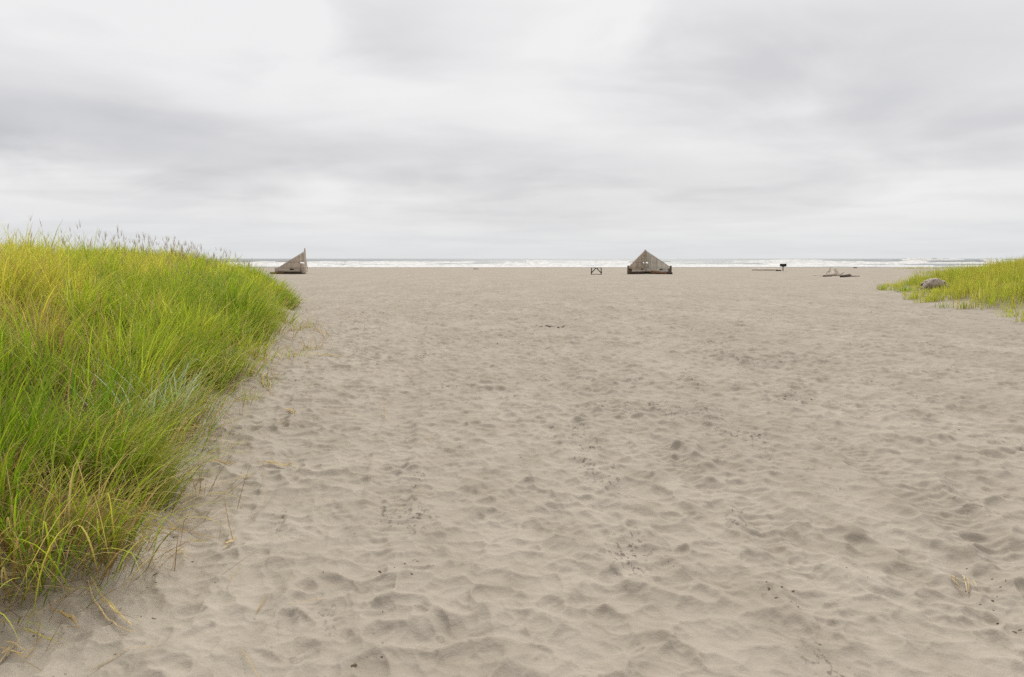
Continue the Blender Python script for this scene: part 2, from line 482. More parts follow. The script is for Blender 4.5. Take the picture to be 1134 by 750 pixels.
def dune_grass_left(mat):
    # clump centres, denser near the camera
    a0, a1 = math.radians(-62), math.radians(-9)
    rs = np.geomspace(1.9, 44, 400)
    dens = 15.0 * np.minimum(1, (4.5 / rs)) ** 1.05
    ring = dens * rs * np.gradient(rs) * (a1 - a0)
    cnt = RNG.poisson(ring)
    r = np.repeat(rs, cnt) * RNG.uniform(0.985, 1.015, cnt.sum())
    a = RNG.uniform(a0, a1, len(r))
    x, y = r * np.sin(a), r * np.cos(a)
    d = sdist(LEFT, x, y)
    edge = 0.14 * fbm(x / 0.5, y / 0.5, 700, 2)
    keep = d + edge > -0.05
    x, y, r, d = x[keep], y[keep], r[keep], d[keep]
    nc = len(x)
    big = fbm(x / 2.6, y / 2.6, 710, 3)
    # green along the seaward flank and in the low patch in front, yellow over the crown
    t_c = 0.54 + 0.30 * big + 0.20 * sstep(1.2, 4.5, d) - 0.24 * np.exp(-((d - 1.0) / 1.0) ** 2) + RNG.normal(0, 0.19, nc)
    t_c += 0.18 * sstep(-2.0, -6.0, x) * sstep(12, 6, y) - 0.14 * sstep(6, 3.6, y)
    dry_c = np.clip(0.10 + 0.22 * fbm(x / 1.6, y / 1.6, 720, 2) + 0.22 * np.exp(-(d / 0.35) ** 2), 0.03, 0.6)
    # dry brown pocket inside the dune at the left
    pock = np.exp(-(((x + 4.9) / 0.7) ** 2 + ((y - 6.6) / 0.9) ** 2))
    front = np.exp(-(((x + 2.2) / 0.9) ** 2 + ((y - 3.3) / 0.7) ** 2))
    dry_c = np.clip(dry_c + 0.6 * pock + 0.14 * front, 0, 0.85)
    t_c -= 0.20 * sstep(-4.2, -3.0, x) * sstep(8, 5, y)
    cut = fbm(x / 0.9, y / 0.9, 730, 2)
    hsc = 1.0 + 0.30 * fbm(x / 1.9, y / 1.9, 740, 2) - 0.18 * np.exp(-(d / 0.35) ** 2) - 0.12 * pock
    out_az = outward(LEFT, x, y)
    m = RNG.integers(50, 105, nc)
    m = np.maximum(12, (m * np.where(cut < -0.6, 0.5, 1.0)).astype(int))
    I = np.repeat(np.arange(nc), m); n = len(I)
    spread = 0.06 + 0.08 * RNG.random(nc)
    spread = spread * np.maximum(1, (r / 6) ** 0.45)
    ox, oy = RNG.normal(0, 1, n) * spread[I], RNG.normal(0, 1, n) * spread[I]
    bx, by = x[I] + ox, y[I] + oy
    rI, dI = r[I], d[I]
    bz = macro(bx, by) - 0.02
    wind = math.radians(75)
    ex = np.sin(out_az[I]) * (0.08 + 0.95 * np.exp(-np.maximum(dI, 0) / 0.7)) + 0.12 * math.sin(wind) + RNG.normal(0, 0.45, n) + ox / spread[I] * 0.55
    ey = np.cos(out_az[I]) * (0.08 + 0.95 * np.exp(-np.maximum(dI, 0) / 0.7)) + 0.12 * math.cos(wind) + RNG.normal(0, 0.45, n) + oy / spread[I] * 0.55
    az = np.arctan2(ex, ey)
    lean = np.hypot(ex, ey)
    tilt0 = np.clip(0.06 + 0.16 * lean + RNG.normal(0, 0.08, n), 0.0, 0.8)
    bend = np.clip(0.30 + 0.42 * lean * RNG.random(n) + np.abs(RNG.normal(0, 0.38, n)), 0.1, 2.2)
    length = hsc[I] * RNG.uniform(0.40, 0.98, n) * RNG.uniform(0.62, 1.18, nc)[I]
    width = RNG.uniform(0.0060, 0.0150, n) * np.maximum(1, (rI / 6.0)) ** 0.72
    t = t_c[I] + RNG.normal(0, 0.11, n)
    mid = green_mix(t)
    tip = lerp(mid, YEL * 1.05, (RNG.random(n) ** 1.5 * 0.6)[:, None])
    dry = RNG.random(n) < dry_c[I]
    sh = RNG.random(n)[:, None]
    drycol = lerp(lerp(STRAW, BROWN, sh ** 1.3), YEL, 0.25 * RNG.random(n)[:, None])
    mid = np.where(dry[:, None], drycol, mid); tip = np.where(dry[:, None], lerp(drycol, STRAW, 0.4), tip)
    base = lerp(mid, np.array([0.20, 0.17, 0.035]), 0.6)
    length = np.where(dry, length * RNG.uniform(0.5, 1.0, n), length)
    bend = np.where(dry, bend * 1.35 + 0.15, bend)
    v = RNG.uniform(0.75, 1.15, n)[:, None] * np.clip(RNG.normal(1, 0.12, nc), 0.65, 1.25)[I][:, None]
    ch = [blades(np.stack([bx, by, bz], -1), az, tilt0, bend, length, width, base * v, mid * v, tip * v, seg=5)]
    print('left blades', n)
    # thatch: short dead litter low in the clumps and along the foot
    k = RNG.random(nc) < np.where(d < 0.55, 1.0, 0.5) * np.where(r < 14, 1, 0.35)
    J = np.repeat(np.nonzero(k)[0], 60); n = len(J)
    bx, by = x[J] + RNG.normal(0, 0.20, n), y[J] + RNG.normal(0, 0.20, n)
    th = lerp(STRAW * 0.8, BROWN, RNG.random(n)[:, None] ** 0.8) * RNG.uniform(0.6, 1.1, n)[:, None]
    ch.append(blades(np.stack([bx, by, macro(bx, by) - 0.005], -1), out_az[J] + RNG.normal(0, 1.1, n), RNG.uniform(0.5, 1.35, n), RNG.uniform(0.1, 0.5, n),
                     RNG.uniform(0.14, 0.5, n), RNG.uniform(0.003, 0.0055, n) * np.maximum(1, (r[J] / 6)) ** 0.5, th * 0.8, th, th * 1.1, seg=4))
    # long outer blades arching over on to the sand
    k = np.nonzero((d < 0.5) & (r < 24))[0]
    J = np.repeat(k, 22); n = len(J)
    bx, by = x[J] + RNG.normal(0, 0.12, n), y[J] + RNG.normal(0, 0.12, n)
    c = green_mix(RNG.normal(0.45, 0.25, n)); dd = RNG.random(n) < 0.45
    c = np.where(dd[:, None], lerp(STRAW, YEL, RNG.random(n)[:, None] * 0.6), c)
    ch.append(blades(np.stack([bx, by, macro(bx, by)], -1), out_az[J] + RNG.normal(0, 0.75, n), RNG.uniform(0.2, 0.9, n), RNG.uniform(0.7, 1.7, n),
                     RNG.uniform(0.5, 0.95, n), RNG.uniform(0.0045, 0.010, n) * np.maximum(1, (r[J] / 6)) ** 0.5, c * 0.8, c, lerp(c, STRAW, 0.5), seg=8))
    J = np.repeat(np.nonzero(r < 26)[0], (5 + 10 * pock + 3 * front + 4 * (x < -3.4))[r < 26].astype(int)); n = len(J)
    bx, by = x[J] + RNG.normal(0, 0.15, n), y[J] + RNG.normal(0, 0.15, n)
    c = lerp(lerp(STRAW * 1.1, YEL, RNG.random(n)[:, None] * 0.7), BROWN * 1.5, RNG.random(n)[:, None] ** 3)
    ch.append(blades(np.stack([bx, by, macro(bx, by)], -1), RNG.uniform(0, 6.283, n), RNG.uniform(0.1, 0.7, n), RNG.uniform(0.2, 1.6, n),
                     hsc[J] * RNG.uniform(0.6, 1.05, n), RNG.uniform(0.003, 0.0055, n) * np.maximum(1, (r[J] / 6)) ** 0.6, c * 0.8, c, c, seg=7))
    n = 1500
    tx, ty = RNG.uniform(-3.6, -1.55, n), RNG.uniform(2.6, 4.4, n)
    td = sdist(LEFT, tx, ty); kk = (td > -0.12) & (td < 0.55)
    tx, ty = tx[kk], ty[kk]; n = len(tx)
    c = lerp(lerp(BROWN * 1.3, STRAW, RNG.random(n)[:, None]), LIME * 0.7, (RNG.random(n) < 0.25)[:, None] * 0.8)
    ch.append(blades(np.stack([tx, ty, macro(tx, ty)], -1), RNG.uniform(0, 6.283, n), RNG.uniform(0.3, 1.2, n), RNG.uniform(0.3, 1.4, n),
                     RNG.uniform(0.25, 0.75, n), RNG.uniform(0.003, 0.006, n), c * 0.8, c, c * 1.05, seg=7))
    # flowering stalks with seed heads on the crest
    pts = []
    while len(pts) < 230:
        px = random.gauss(185, 60) if random.random() < 0.75 else random.uniform(-40, 330)
        rr = random.uniform(9, 24)
        azp = math.atan((px - 567) / FPX)
        X, Yv = rr * math.tan(azp), rr
        if sdist(LEFT, np.array([X]), np.array([Yv]))[0] > 1.1: pts.append((X, Yv))
    pts = np.array(pts); n = len(pts)
    sx, sy = pts[:, 0], pts[:, 1]
    root = np.stack([sx, sy, macro(sx, sy)], -1)
    az = RNG.normal(1.1, 0.7, n); L = RNG.uniform(0.80, 1.20, n)
    c = lerp(STRAW * 0.75, YEL * 0.8, RNG.random(n)[:, None])
    tl, bd = RNG.uniform(0.02, 0.2, n), RNG.uniform(0.05, 0.35, n)
    dist = np.hypot(sx, sy)
    ch.append(blades(root, az, tl, bd, L, 0.0032 * (dist / 6) ** 0.6, c * 0.8, c, c, seg=5))
    # heads: spindles at the tip
    top = ch[-1][0].reshape(n, -1, 3)[:, -1]
    hc = lerp(np.array([0.30, 0.20, 0.12]), np.array([0.42, 0.32, 0.2]), RNG.random(n)[:, None])
    for q in range(3):
        ch.append(blades(top - np.array([0, 0, 0.02]), az + q * 2.1, tl + bd * 0.8, bd * 0.3, RNG.uniform(0.12, 0.19, n), np.full(n, 0.0065) * (dist / 10) ** 0.4, hc, hc, hc * 1.15, seg=4))
    V, F, c = join(ch)
    o = build_mesh('dune_grass', V, F, mat, False, np.clip(c, 0, 1))
    tag(o, 'tall lime green beach grass covering the big dune on the left', 'grass', kind='stuff')


def dune_grass_right(mat):
    n0 = 26000
    x = RNG.uniform(11, 46, n0); y = RNG.uniform(17, 56, n0)
    d = sdist(RIGHT, x, y)
    r = np.hypot(x, y)
    patch = fbm(x / 1.6, y / 1.6, 800, 2)
    keep = (d + 0.9 * patch - 0.25 > 0) & (RNG.random(n0) < np.clip(0.26 + 0.75 * patch + 0.13 * d, 0.03, 0.9)) & (x / y < 1.05)
    # clear pocket around the driftwood stump
    x, y, d, r = x[keep], y[keep], d[keep], r[keep]
    nc = len(x)
    m = RNG.integers(6, 12, nc); I = np.repeat(np.arange(nc), m); n = len(I)
    bx, by = x[I] + RNG.normal(0, 0.11, n), y[I] + RNG.normal(0, 0.11, n)
    bz = macro(bx, by) - 0.02
    big = fbm(x / 3, y / 3, 810, 3)
    t = (0.60 + 0.30 * big + 0.25 * fbm(x / 0.8, y / 0.8, 811, 2) - 0.38 * np.exp(-(((x - 18.2) / 2.6) ** 2 + ((y - 34) / 3.5) ** 2)))[I] + RNG.normal(0, 0.05, n)
    mid = green_mix(t)
    mid = lerp(mid, np.array([0.36, 0.33, 0.09]), 0.30)
    dryc = np.clip(0.14 + 0.45 * fbm(x / 1.5, y / 1.5, 820, 2), 0.02, 0.6)
    dry = RNG.random(n) < dryc[I]
    mid = np.where(dry[:, None], lerp(YEL, lerp(STRAW, BROWN, 0.4), RNG.random(n)[:, None]), mid)
    ex = RNG.normal(-0.2, 0.35, n); ey = RNG.normal(0, 0.35, n)
    hh = np.clip(0.85 + 0.55 * fbm(x / 1.1, y / 1.1, 830, 2), 0.35, 1.6)
    L = RNG.uniform(0.42, 0.85, n) * (hh * (0.6 + 0.4 * sstep(0, 3, d)))[I]
    L *= 1 - 0.45 * np.exp(-(((bx - 19.3) / 1.0) ** 2 + ((by - 30.2) / 1.6) ** 2))
    v = (RNG.uniform(0.88, 1.1, n) * np.clip(1 + 0.25 * fbm(x / 0.5, y / 0.5, 840, 1), 0.6, 1.25)[I])[:, None]
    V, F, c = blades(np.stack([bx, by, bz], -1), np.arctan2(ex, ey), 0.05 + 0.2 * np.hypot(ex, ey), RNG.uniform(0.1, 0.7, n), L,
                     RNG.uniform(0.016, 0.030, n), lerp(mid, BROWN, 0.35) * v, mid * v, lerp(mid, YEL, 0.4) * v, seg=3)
    print('right blades', n)
    o = build_mesh('dune_grass', V, F, mat, False, np.clip(c, 0, 1))
    tag(o, 'yellow green grass on the low dune around the grey driftwood stump', 'grass', kind='stuff')


def tuft(name, px, py, nb, h, label, mat, tmean=0.5, dryf=0.35, spread=0.12, wid=0.006, group=None, cat='grass tuft', colour=None, at=None):
    x0, y0 = at if at else gp(px, py)
    n = nb
    bx, by = np.clip(RNG.normal(0, spread, n), -1.6 * spread, 1.6 * spread), np.clip(RNG.normal(0, spread, n), -1.6 * spread, 1.6 * spread)
    az = np.arctan2(bx + RNG.normal(0.05, spread, n), by + RNG.normal(0, spread, n))
    mid = green_mix(RNG.normal(tmean, 0.2, n))
    if colour is not None: mid = lerp(colour, mid, RNG.random(n)[:, None] * 0.35)
    dry = RNG.random(n) < dryf
    mid = np.where(dry[:, None], lerp(STRAW, BROWN, RNG.random(n)[:, None] ** 1.5), mid)
    z0 = gz(x0, y0)
    V, F, c = blades(np.stack([bx, by, np.full(n, -0.03)], -1), az, RNG.uniform(0.05, 0.7, n), RNG.uniform(0.2, 1.3, n),
                     h * RNG.uniform(0.45, 1.1, n), wid * RNG.uniform(0.7, 1.3, n), lerp(mid, BROWN, 0.3), mid, lerp(mid, STRAW, 0.35), seg=5)
    V[:, 2] += macro(V[:, 0] * 0 + x0, V[:, 1] * 0 + y0)[0] - z0
    o = build_mesh(name, V, F, mat, False, np.clip(c, 0, 1))
    o.location = (x0, y0, z0)
    tag(o, label, cat, group, 'stuff' if name == 'grass_patch' else None)
    return o


# ------------------------------------------------------------------ wood
def wood_material(name, c1, c2, stain, amt=0.5, scale=1.0):
    m, nt, out = new_mat(name); n = N(nt)
    tc = n.node('ShaderNodeTexCoord').outputs['Object']
    at = n.node('ShaderNodeVertexColor', layer_name='col')
    sp = n.node('ShaderNodeSeparateColor'); n.put(sp.inputs[0], at.outputs[0])
    g = n.noise(n.vec(tc, (14 * scale, 14 * scale, 2.2 * scale)), 1.0, 4, 0.6)
    g2 = n.noise(tc, 1.7 * scale, 3, 0.6)
    col = n.mix(n.ramp(g, 0.3, 0.7), c1, c2)
    col = n.mix(n.m('MULTIPLY', n.ramp(g2, 0.45, 0.75), amt), col, stain)
    col = n.mix(1.0, col, n.mix(sp.outputs[0], (0.78, 0.77, 0.76), (1.12, 1.10, 1.08)), 'MULTIPLY')
    nb = n.bump(g, 0.5, 0.01)
    n.put(out.inputs[0], n.bsdf(col, 0.85, 0.2, nb))
    return m


class MB:
    """collects boxes and tubes into one mesh"""
    def __init__(s): s.V, s.F, s.c = [], [], []

    def hexa(s, pts, c=None):
        b = len(s.V); s.V += [tuple(p) for p in pts]
        for f in ((3, 2, 1, 0), (4, 5, 6, 7), (0, 1, 5, 4), (1, 2, 6, 5), (2, 3, 7, 6), (3, 0, 4, 7)):
            s.F.append(tuple(b + i for i in f))
        cc = random.random() if c is None else c
        s.c += [cc] * 8
        return s

    def box(s, x0, x1, y0, y1, z0, z1, c=None, M=None, zt=None):
        """zt: (top at x0, top at x1) for a sloped top"""
        ta, tb = zt if zt else (z1, z1)
        p = [(x0, y0, z0), (x1, y0, z0), (x1, y1, z0), (x0, y1, z0), (x0, y0, ta), (x1, y0, tb), (x1, y1, tb), (x0, y1, ta)]
        if M is not None: p = [M @ Vector(q) for q in p]
        return s.hexa(p, c)

    def tube(s, pts, rad, sides=10, rough=0.0, c=None):
        b = len(s.V); n = len(pts); cc = random.random() if c is None else c
        pts = [Vector(p) for p in pts]
        up = Vector((0.13, 0.21, 0.97))
        for i, p in enumerate(pts):
            t = (pts[min(i + 1, n - 1)] - pts[max(i - 1, 0)]).normalized()
            a = t.cross(up if abs(t.dot(up)) < 0.95 else Vector((1, 0, 0))).normalized(); e = t.cross(a)
            for k in range(sides):
                th = 2 * math.pi * k / sides
                r = rad[i] * (1 + rough * (random.random() - 0.5) * 2)
                s.V.append(tuple(p + (a * math.cos(th) + e * math.sin(th)) * r)); s.c.append(cc)
        for i in range(n - 1):
            for k in range(sides):
                q = b + i * sides
                s.F.append((q + k, q + (k + 1) % sides, q + sides + (k + 1) % sides, q + sides + k))
        s.F.append(tuple(b + k for k in reversed(range(sides))))
        s.F.append(tuple(b + (n - 1) * sides + k for k in range(sides)))
        return s

    def build(s, name, mat, parent=None, bevel=0.0, smooth=False):
        me = bpy.data.meshes.new(name); me.from_pydata(s.V, [], s.F); me.update()
        at = me.color_attributes.new('col', 'FLOAT_COLOR', 'POINT')
        at.data.foreach_set('color', np.repeat(np.array(s.c, np.float32), 4))
        me.materials.append(mat)
        if smooth:
            me.polygons.foreach_set('use_smooth', np.full(len(me.polygons), True, bool))
        o = bpy.data.objects.new(name, me); C.objects.link(o)
        if parent: o.parent = parent
        if bevel:
            md = o.modifiers.new('bevel', 'BEVEL'); md.width = bevel; md.segments = 1; md.limit_method = 'ANGLE'
        return o


def empty(name, loc, rz=0.0):
    o = bpy.data.objects.new(name, None); C.objects.link(o)
    o.empty_display_size = 0.2; o.location = loc; o.rotation_euler = (0, 0, rz)
    return o


def wall_arm(root, ang, mats, flip=1, L=3.45, H=2.60, h_out=0.76, bench=True, opening=1.45, post=0.16, slot=0.36):
    """one triangular plank wall running from the corner post out along `ang`"""
    M = Matrix.Rotation(ang, 4, 'Z')
    grey, dark, red = mats[:3]
    top = lambda u: H - (H - h_out) * (u / L)
    w = MB(); u = 0.12; step = 0.145
    while u < L - 0.02:
        u1 = min(u + step, L)
        y0 = random.uniform(-0.006, 0.006)
        a, b = top(u), top(u1 - 0.008)
        if 0.10 < u < slot:                                          # see-through slot beside the post
            w.box(u, u1 - 0.008, -0.02 + y0, 0.02 + y0, 0.1, 1.20, M=M)
            w.box(u, u1 - 0.008, -0.02 + y0, 0.02 + y0, 1.33, a, M=M, zt=(a, b))
        else:
            w.box(u, u1 - 0.008, -0.02 + y0, 0.02 + y0, 0.1, a, M=M, zt=(a, b))
        u = u1
    wall = w.build('plank_wall', grey, root)
    r = MB()                                                         # sloping cap rail and a mid rail
    d = Vector((L, 0, h_out - H)).normalized(); nrm = Vector((-d.z, 0, d.x))
    p0, p1 = Vector((0.05, 0, H + 0.01)), Vector((L, 0, h_out + 0.01))
    pts = []
    for (p, q) in ((p0, -0.05), (p1, -0.05), (p1, 0.05), (p0, 0.05)): pts.append(M @ (p + Vector((0, q, 0))))
    for (p, q) in ((p0, -0.05), (p1, -0.05), (p1, 0.05), (p0, 0.05)): pts.append(M @ (p + nrm * 0.055 + Vector((0, q, 0))))
    r.hexa(pts, 0.25)
    r.build('cap_rail', grey, wall)
    b = MB()
    b.box(0.12, L, 0.03, 0.06, 1.345, 1.40, 0.4, M)
    b.box(0.12, L - 0.2, 0.03, 0.06, 0.70, 0.77, 0.4, M)
    b.build('cross_rail', grey, wall)
    if post > 0:
        e = MB(); e.box(L - 0.02, L + post, -post / 2, post / 2, -0.1, h_out + 0.2, 0.5, M)
        e.build('end_post', mats[3] if post >= 0.15 else grey, root, 0.015)
    if bench:
        f = MB(); s = flip; y0, y1 = sorted((s * 0.42, s * 0.455))
        for (z0, z1) in ((0.30, 0.44), (0.445, 0.625)):              # front boards with a dark gap left in them
            if z0 > 0.4:
                f.box(0.5, opening, y0, y1, z0, z1, M=M); f.box(opening + 0.46, L - 0.03, y0, y1, z0, z1, M=M)
            else:
                f.box(0.5, L - 0.03, y0, y1, z0, z1, M=M)
        st = MB()
        for k in range(3):
            ya, yb = sorted((s * (0.055 + k * 0.145), s * (0.055 + k * 0.145 + 0.135)))
            st.box(0.5, L - 0.03, ya, yb, 0.63, 0.67, M=M)
        seat = st.build('bench_seat', grey, root)
        f.build('front_board', grey, seat)
    lg = MB()
    y = flip * (0.40 if post >= 0.15 else 0.30)
    lg.tube([M @ Vector((0.35, y, 0.12)), M @ Vector((1.6, y + 0.02, 0.13)), M @ Vector((L + 0.5, y * 1.0, 0.12))], [0.15, 0.17, 0.12], 9, 0.1, 0.1)
    lg.build('shaded_base_log', dark, root, smooth=True)  # log fills the dark gap under the bench, its shade in the colour
    return wall


def build_shelters(mats):
    grey, dark, red = mats[:3]
    # pyramid-like pair of walls opening towards the viewer
    x, y = gp(714.0, 303.2)
    z = gz(x, y)
    R = empty('beach_shelter', (x, y, z - 0.02))
    tag(R, 'pointed grey plank wind shelter standing right of the low timber frame', 'wind shelter', 'driftwood wind shelters on the open sand')
    p = MB(); p.box(-0.09, 0.09, -0.09, 0.09, -0.1, 2.72, 0.3)
    p.build('corner_post', grey, R, 0.012)
    wall_arm(R, math.radians(-45), (COOL_LIT,) + mats[1:], -1, L=3.3, opening=2.2)
    wall_arm(R, math.radians(-135), mats, 1, L=3.15, opening=0.95)
    t = MB()                                                          # fallen red-brown planks against the right bench
    M1 = Matrix.Translation((0.40, -1.62, 0.33)) @ Matrix.Rotation(math.radians(-40), 4, 'Z') @ Matrix.Rotation(math.radians(5), 4, 'Y')
    t.box(0, 1.9, -0.03, 0.03, -0.10, 0.08, 0.7, M1)
    M2 = Matrix.Translation((0.25, -1.75, 0.30)) @ Matrix.Rotation(math.radians(-20), 4, 'Z') @ Matrix.Rotation(math.radians(24), 4, 'Y')
    t.box(0, 0.75, -0.09, 0.09, -0.03, 0.03, 0.4, M2)
    t.build('loose_plank', red, R, 0.008)
    # half shelter: one wall face on, the other going away
    x, y = gp(338.5, 303.5)
    z = gz(x, y)
    R = empty('beach_shelter', (x, y, z - 0.02))
    tag(R, 'grey plank wind shelter like a right-angled sail with a tall post beside the grass dune', 'wind shelter', 'driftwood wind shelters on the open sand')
    p = MB(); p.box(-0.08, 0.08, -0.08, 0.08, -0.1, 2.66, 0.8); p.box(-0.055, 0.055, -0.055, 0.055, 2.66, 2.86, 0.0)
    p.build('corner_post', grey, R, 0.012)
    wall_arm(R, math.radians(180), mats, 1, L=3.3, H=2.46, h_out=0.50, opening=1.15, post=0.12, slot=0.45)
    wall_arm(R, math.radians(103), mats, 1, L=3.2, H=2.05, h_out=0.45, bench=False, post=0)
    t = MB()
    t.box(-3.55, -2.2, -0.75, -0.35, 0.10, 0.19, 0.6)
    t.build('loose_plank', red, R, 0.008)


def build_frame(dark):
    x, y = gp(660.3, 304.2)
    R = empty('timber_frame', (x, y, gz(x, y) - 0.02))
    tag(R, 'low dark timber frame with two leaning braces between square posts', 'timber frame')
    for s in (-1, 1):
        p = MB(); p.box(s * 0.52 - 0.045, s * 0.52 + 0.045, -0.05, 0.05, 0, 0.74, 0.15); p.build('post', dark, R, 0.008)
    for s in (-1, 1):
        b = MB()
        a, c = Vector((s * 0.04, 0.055, 0.70)), Vector((s * 0.50, 0.055, 0.22))
        d = (c - a).normalized(); q = Vector((d.z, 0, -d.x)) * 0.045
        w = Vector((0, 0.05, 0))
        b.hexa([a - q, c - q, c - q + w, a - q + w, a + q, c + q, c + q + w, a + q + w], 0.1)
        b.build('brace', dark, R)
        k = MB(); k.box(s * 0.52 - 0.09, s * 0.52 + 0.09, -0.11, -0.052, 0.20, 0.34, 0.0); k.build('clamp_block', dark, R, 0.01)
    r = MB(); r.box(-0.6, 0.6, -0.04, 0.045, -0.02, 0.07, 0.35); r.build('bottom_rail', dark, R)
    r = MB(); r.box(-0.47, 0.47, -0.03, 0.04, 0.70, 0.745, 0.9); r.build('top_rail', dark, R)


def build_grill(iron, rust):
    x, y = gp(867, 300.2)
    R = empty('barbecue_grill', (x, y, gz(x, y)))
    tag(R, 'black charcoal grill box on a single post standing in open sand', 'grill')
    p = MB(); p.tube([(0, 0, -0.1), (0, 0, 0.62)], [0.06, 0.06], 10, 0, 0.5); p.build('post', iron, R, smooth=False)
    f = MB()
    f.box(-0.36, 0.36, -0.26, 0.26, 0.620, 0.650, 0.3)
    f.box(-0.36, 0.36, 0.235, 0.26, 0.652, 0.980, 0.3); f.box(-0.36, 0.36, -0.26, -0.235, 0.652, 0.900, 0.3)
    f.box(-0.36, -0.335, -0.233, 0.233, 0.652, 0.980, 0.3); f.box(0.335, 0.36, -0.233, 0.233, 0.652, 0.980, 0.3)
    fb = f.build('firebox', iron, R)
    g = MB()
    for k in range(12): g.box(-0.36 + 0.06 * k + 0.025, -0.36 + 0.06 * k + 0.04, -0.25, 0.22, 0.980, 0.995, 0.4)
    g.box(-0.39, 0.39, -0.28, -0.262, 0.980, 0.998, 0.4)
    gr = g.build('grate', rust, fb)
    h = MB(); h.tube([(0.3, -0.281, 0.990), (0.3, -0.42, 1.010)], [0.012, 0.012], 6, 0, 0.4); h.build('handle', rust, fb)
    s = MB(); s.box(-0.15, 0.15, -0.15, 0.15, 0.580, 0.620, 0.2); s.build('mount_plate', iron, R)


def wander(p0, p1, n, amp, sag=0.0):
    p0, p1 = Vector(p0), Vector(p1); out = []
    o = Vector((0, 0, 0))
    for i in range(n):
        t = i / (n - 1)
        o = o * 0.6 + Vector((random.gauss(0, amp), random.gauss(0, amp), random.gauss(0, amp * 0.5)))
        out.append(p0.lerp(p1, t) + o * math.sin(math.pi * min(1, t + 0.15)) + Vector((0, 0, sag * math.sin(math.pi * t))))
    return out


def log_thing(name, a, b, r0, r1, mat, label, cat='driftwood', group=None, n=9, amp=0.03, sides=12, lift=0.5, c=None, branches=()):
    """a piece of driftwood lying between photo points a and b"""
    pa, pb = gp(*a), gp(*b)
    za, zb = gz(*pa), gz(*pb)
    m = ((pa[0] + pb[0]) / 2, (pa[1] + pb[1]) / 2); zm = (za + zb) / 2
    A = (pa[0] - m[0], pa[1] - m[1], za - zm + r0 * lift); B = (pb[0] - m[0], pb[1] - m[1], zb - zm + r1 * lift)
    pts = wander(A, B, n, amp)
    k = MB(); k.tube(pts, [r0 + (r1 - r0) * i / (n - 1) for i in range(n)], sides, 0.12, c)
    o = k.build(name, mat, smooth=True)
    o.location = (m[0], m[1], zm)
    tag(o, label, cat, group)
    for (t, d, L, r) in branches:
        p = pts[int(t * (n - 1))]
        bb = MB(); q = p + Vector(d).normalized() * L
        bb.tube(wander(p, q, 5, amp * 0.7), [r * (1 - 0.17 * i) for i in range(5)], 7, 0.1, c)
        bb.build('branch', mat, o, smooth=True)
    return o


def stump(mat):
    """weathered root end half buried in the right dune"""
    x, y = 19.35, 31.2
    z = gz(x, y)
    me = MB()
    pts, rad = [], []
    for i in range(15):
        t = i / 14
        pts.append((-0.55 + 1.1 * t, 0.12 * math.sin(t * 3), 0.30 + 0.10 * math.sin(t * 2.6) - 0.10 * (1 - t)))
        rad.append(0.17 + 0.16 * math.sin(math.pi * min(1, 0.12 + t * 0.86)) ** 0.7)
    me.tube(pts, rad, 18, 0.10, 0.6)
    o = me.build('driftwood_stump', mat, smooth=True)
    o.scale = (0.76, 0.76, 0.76)
    o.location = (x, y, z + 0.10); o.rotation_euler = (0, 0.12, -0.15)
    tag(o, 'pale grey driftwood stump half hidden in the yellow green dune grass', 'driftwood')
    rt = MB(); rt.tube([(-0.35, -0.1, 0.35), (-0.62, -0.22, 0.16), (-0.78, -0.3, -0.1)], [0.17, 0.13, 0.08], 10, 0.12, 0.4)
    rt.build('root', mat, o, smooth=True)
    rt = MB(); rt.tube([(-0.40, 0.1, 0.25), (-0.66, 0.12, 0.22), (-0.74, 0.1, 0.16)], [0.14, 0.10, 0.05], 9, 0.12, 0.0)  # dark stub added in the gap beside the stump, shade in its tone
    rt.build('root', mat, o, smooth=True)
    kn = MB(); kn.tube([(0.50, -0.05, 0.28), (0.66, -0.16, 0.26), (0.72, -0.22, 0.2)], [0.17, 0.12, 0.05], 10, 0.1, 0.0)
    kn.build('knot', mat, o, smooth=True)


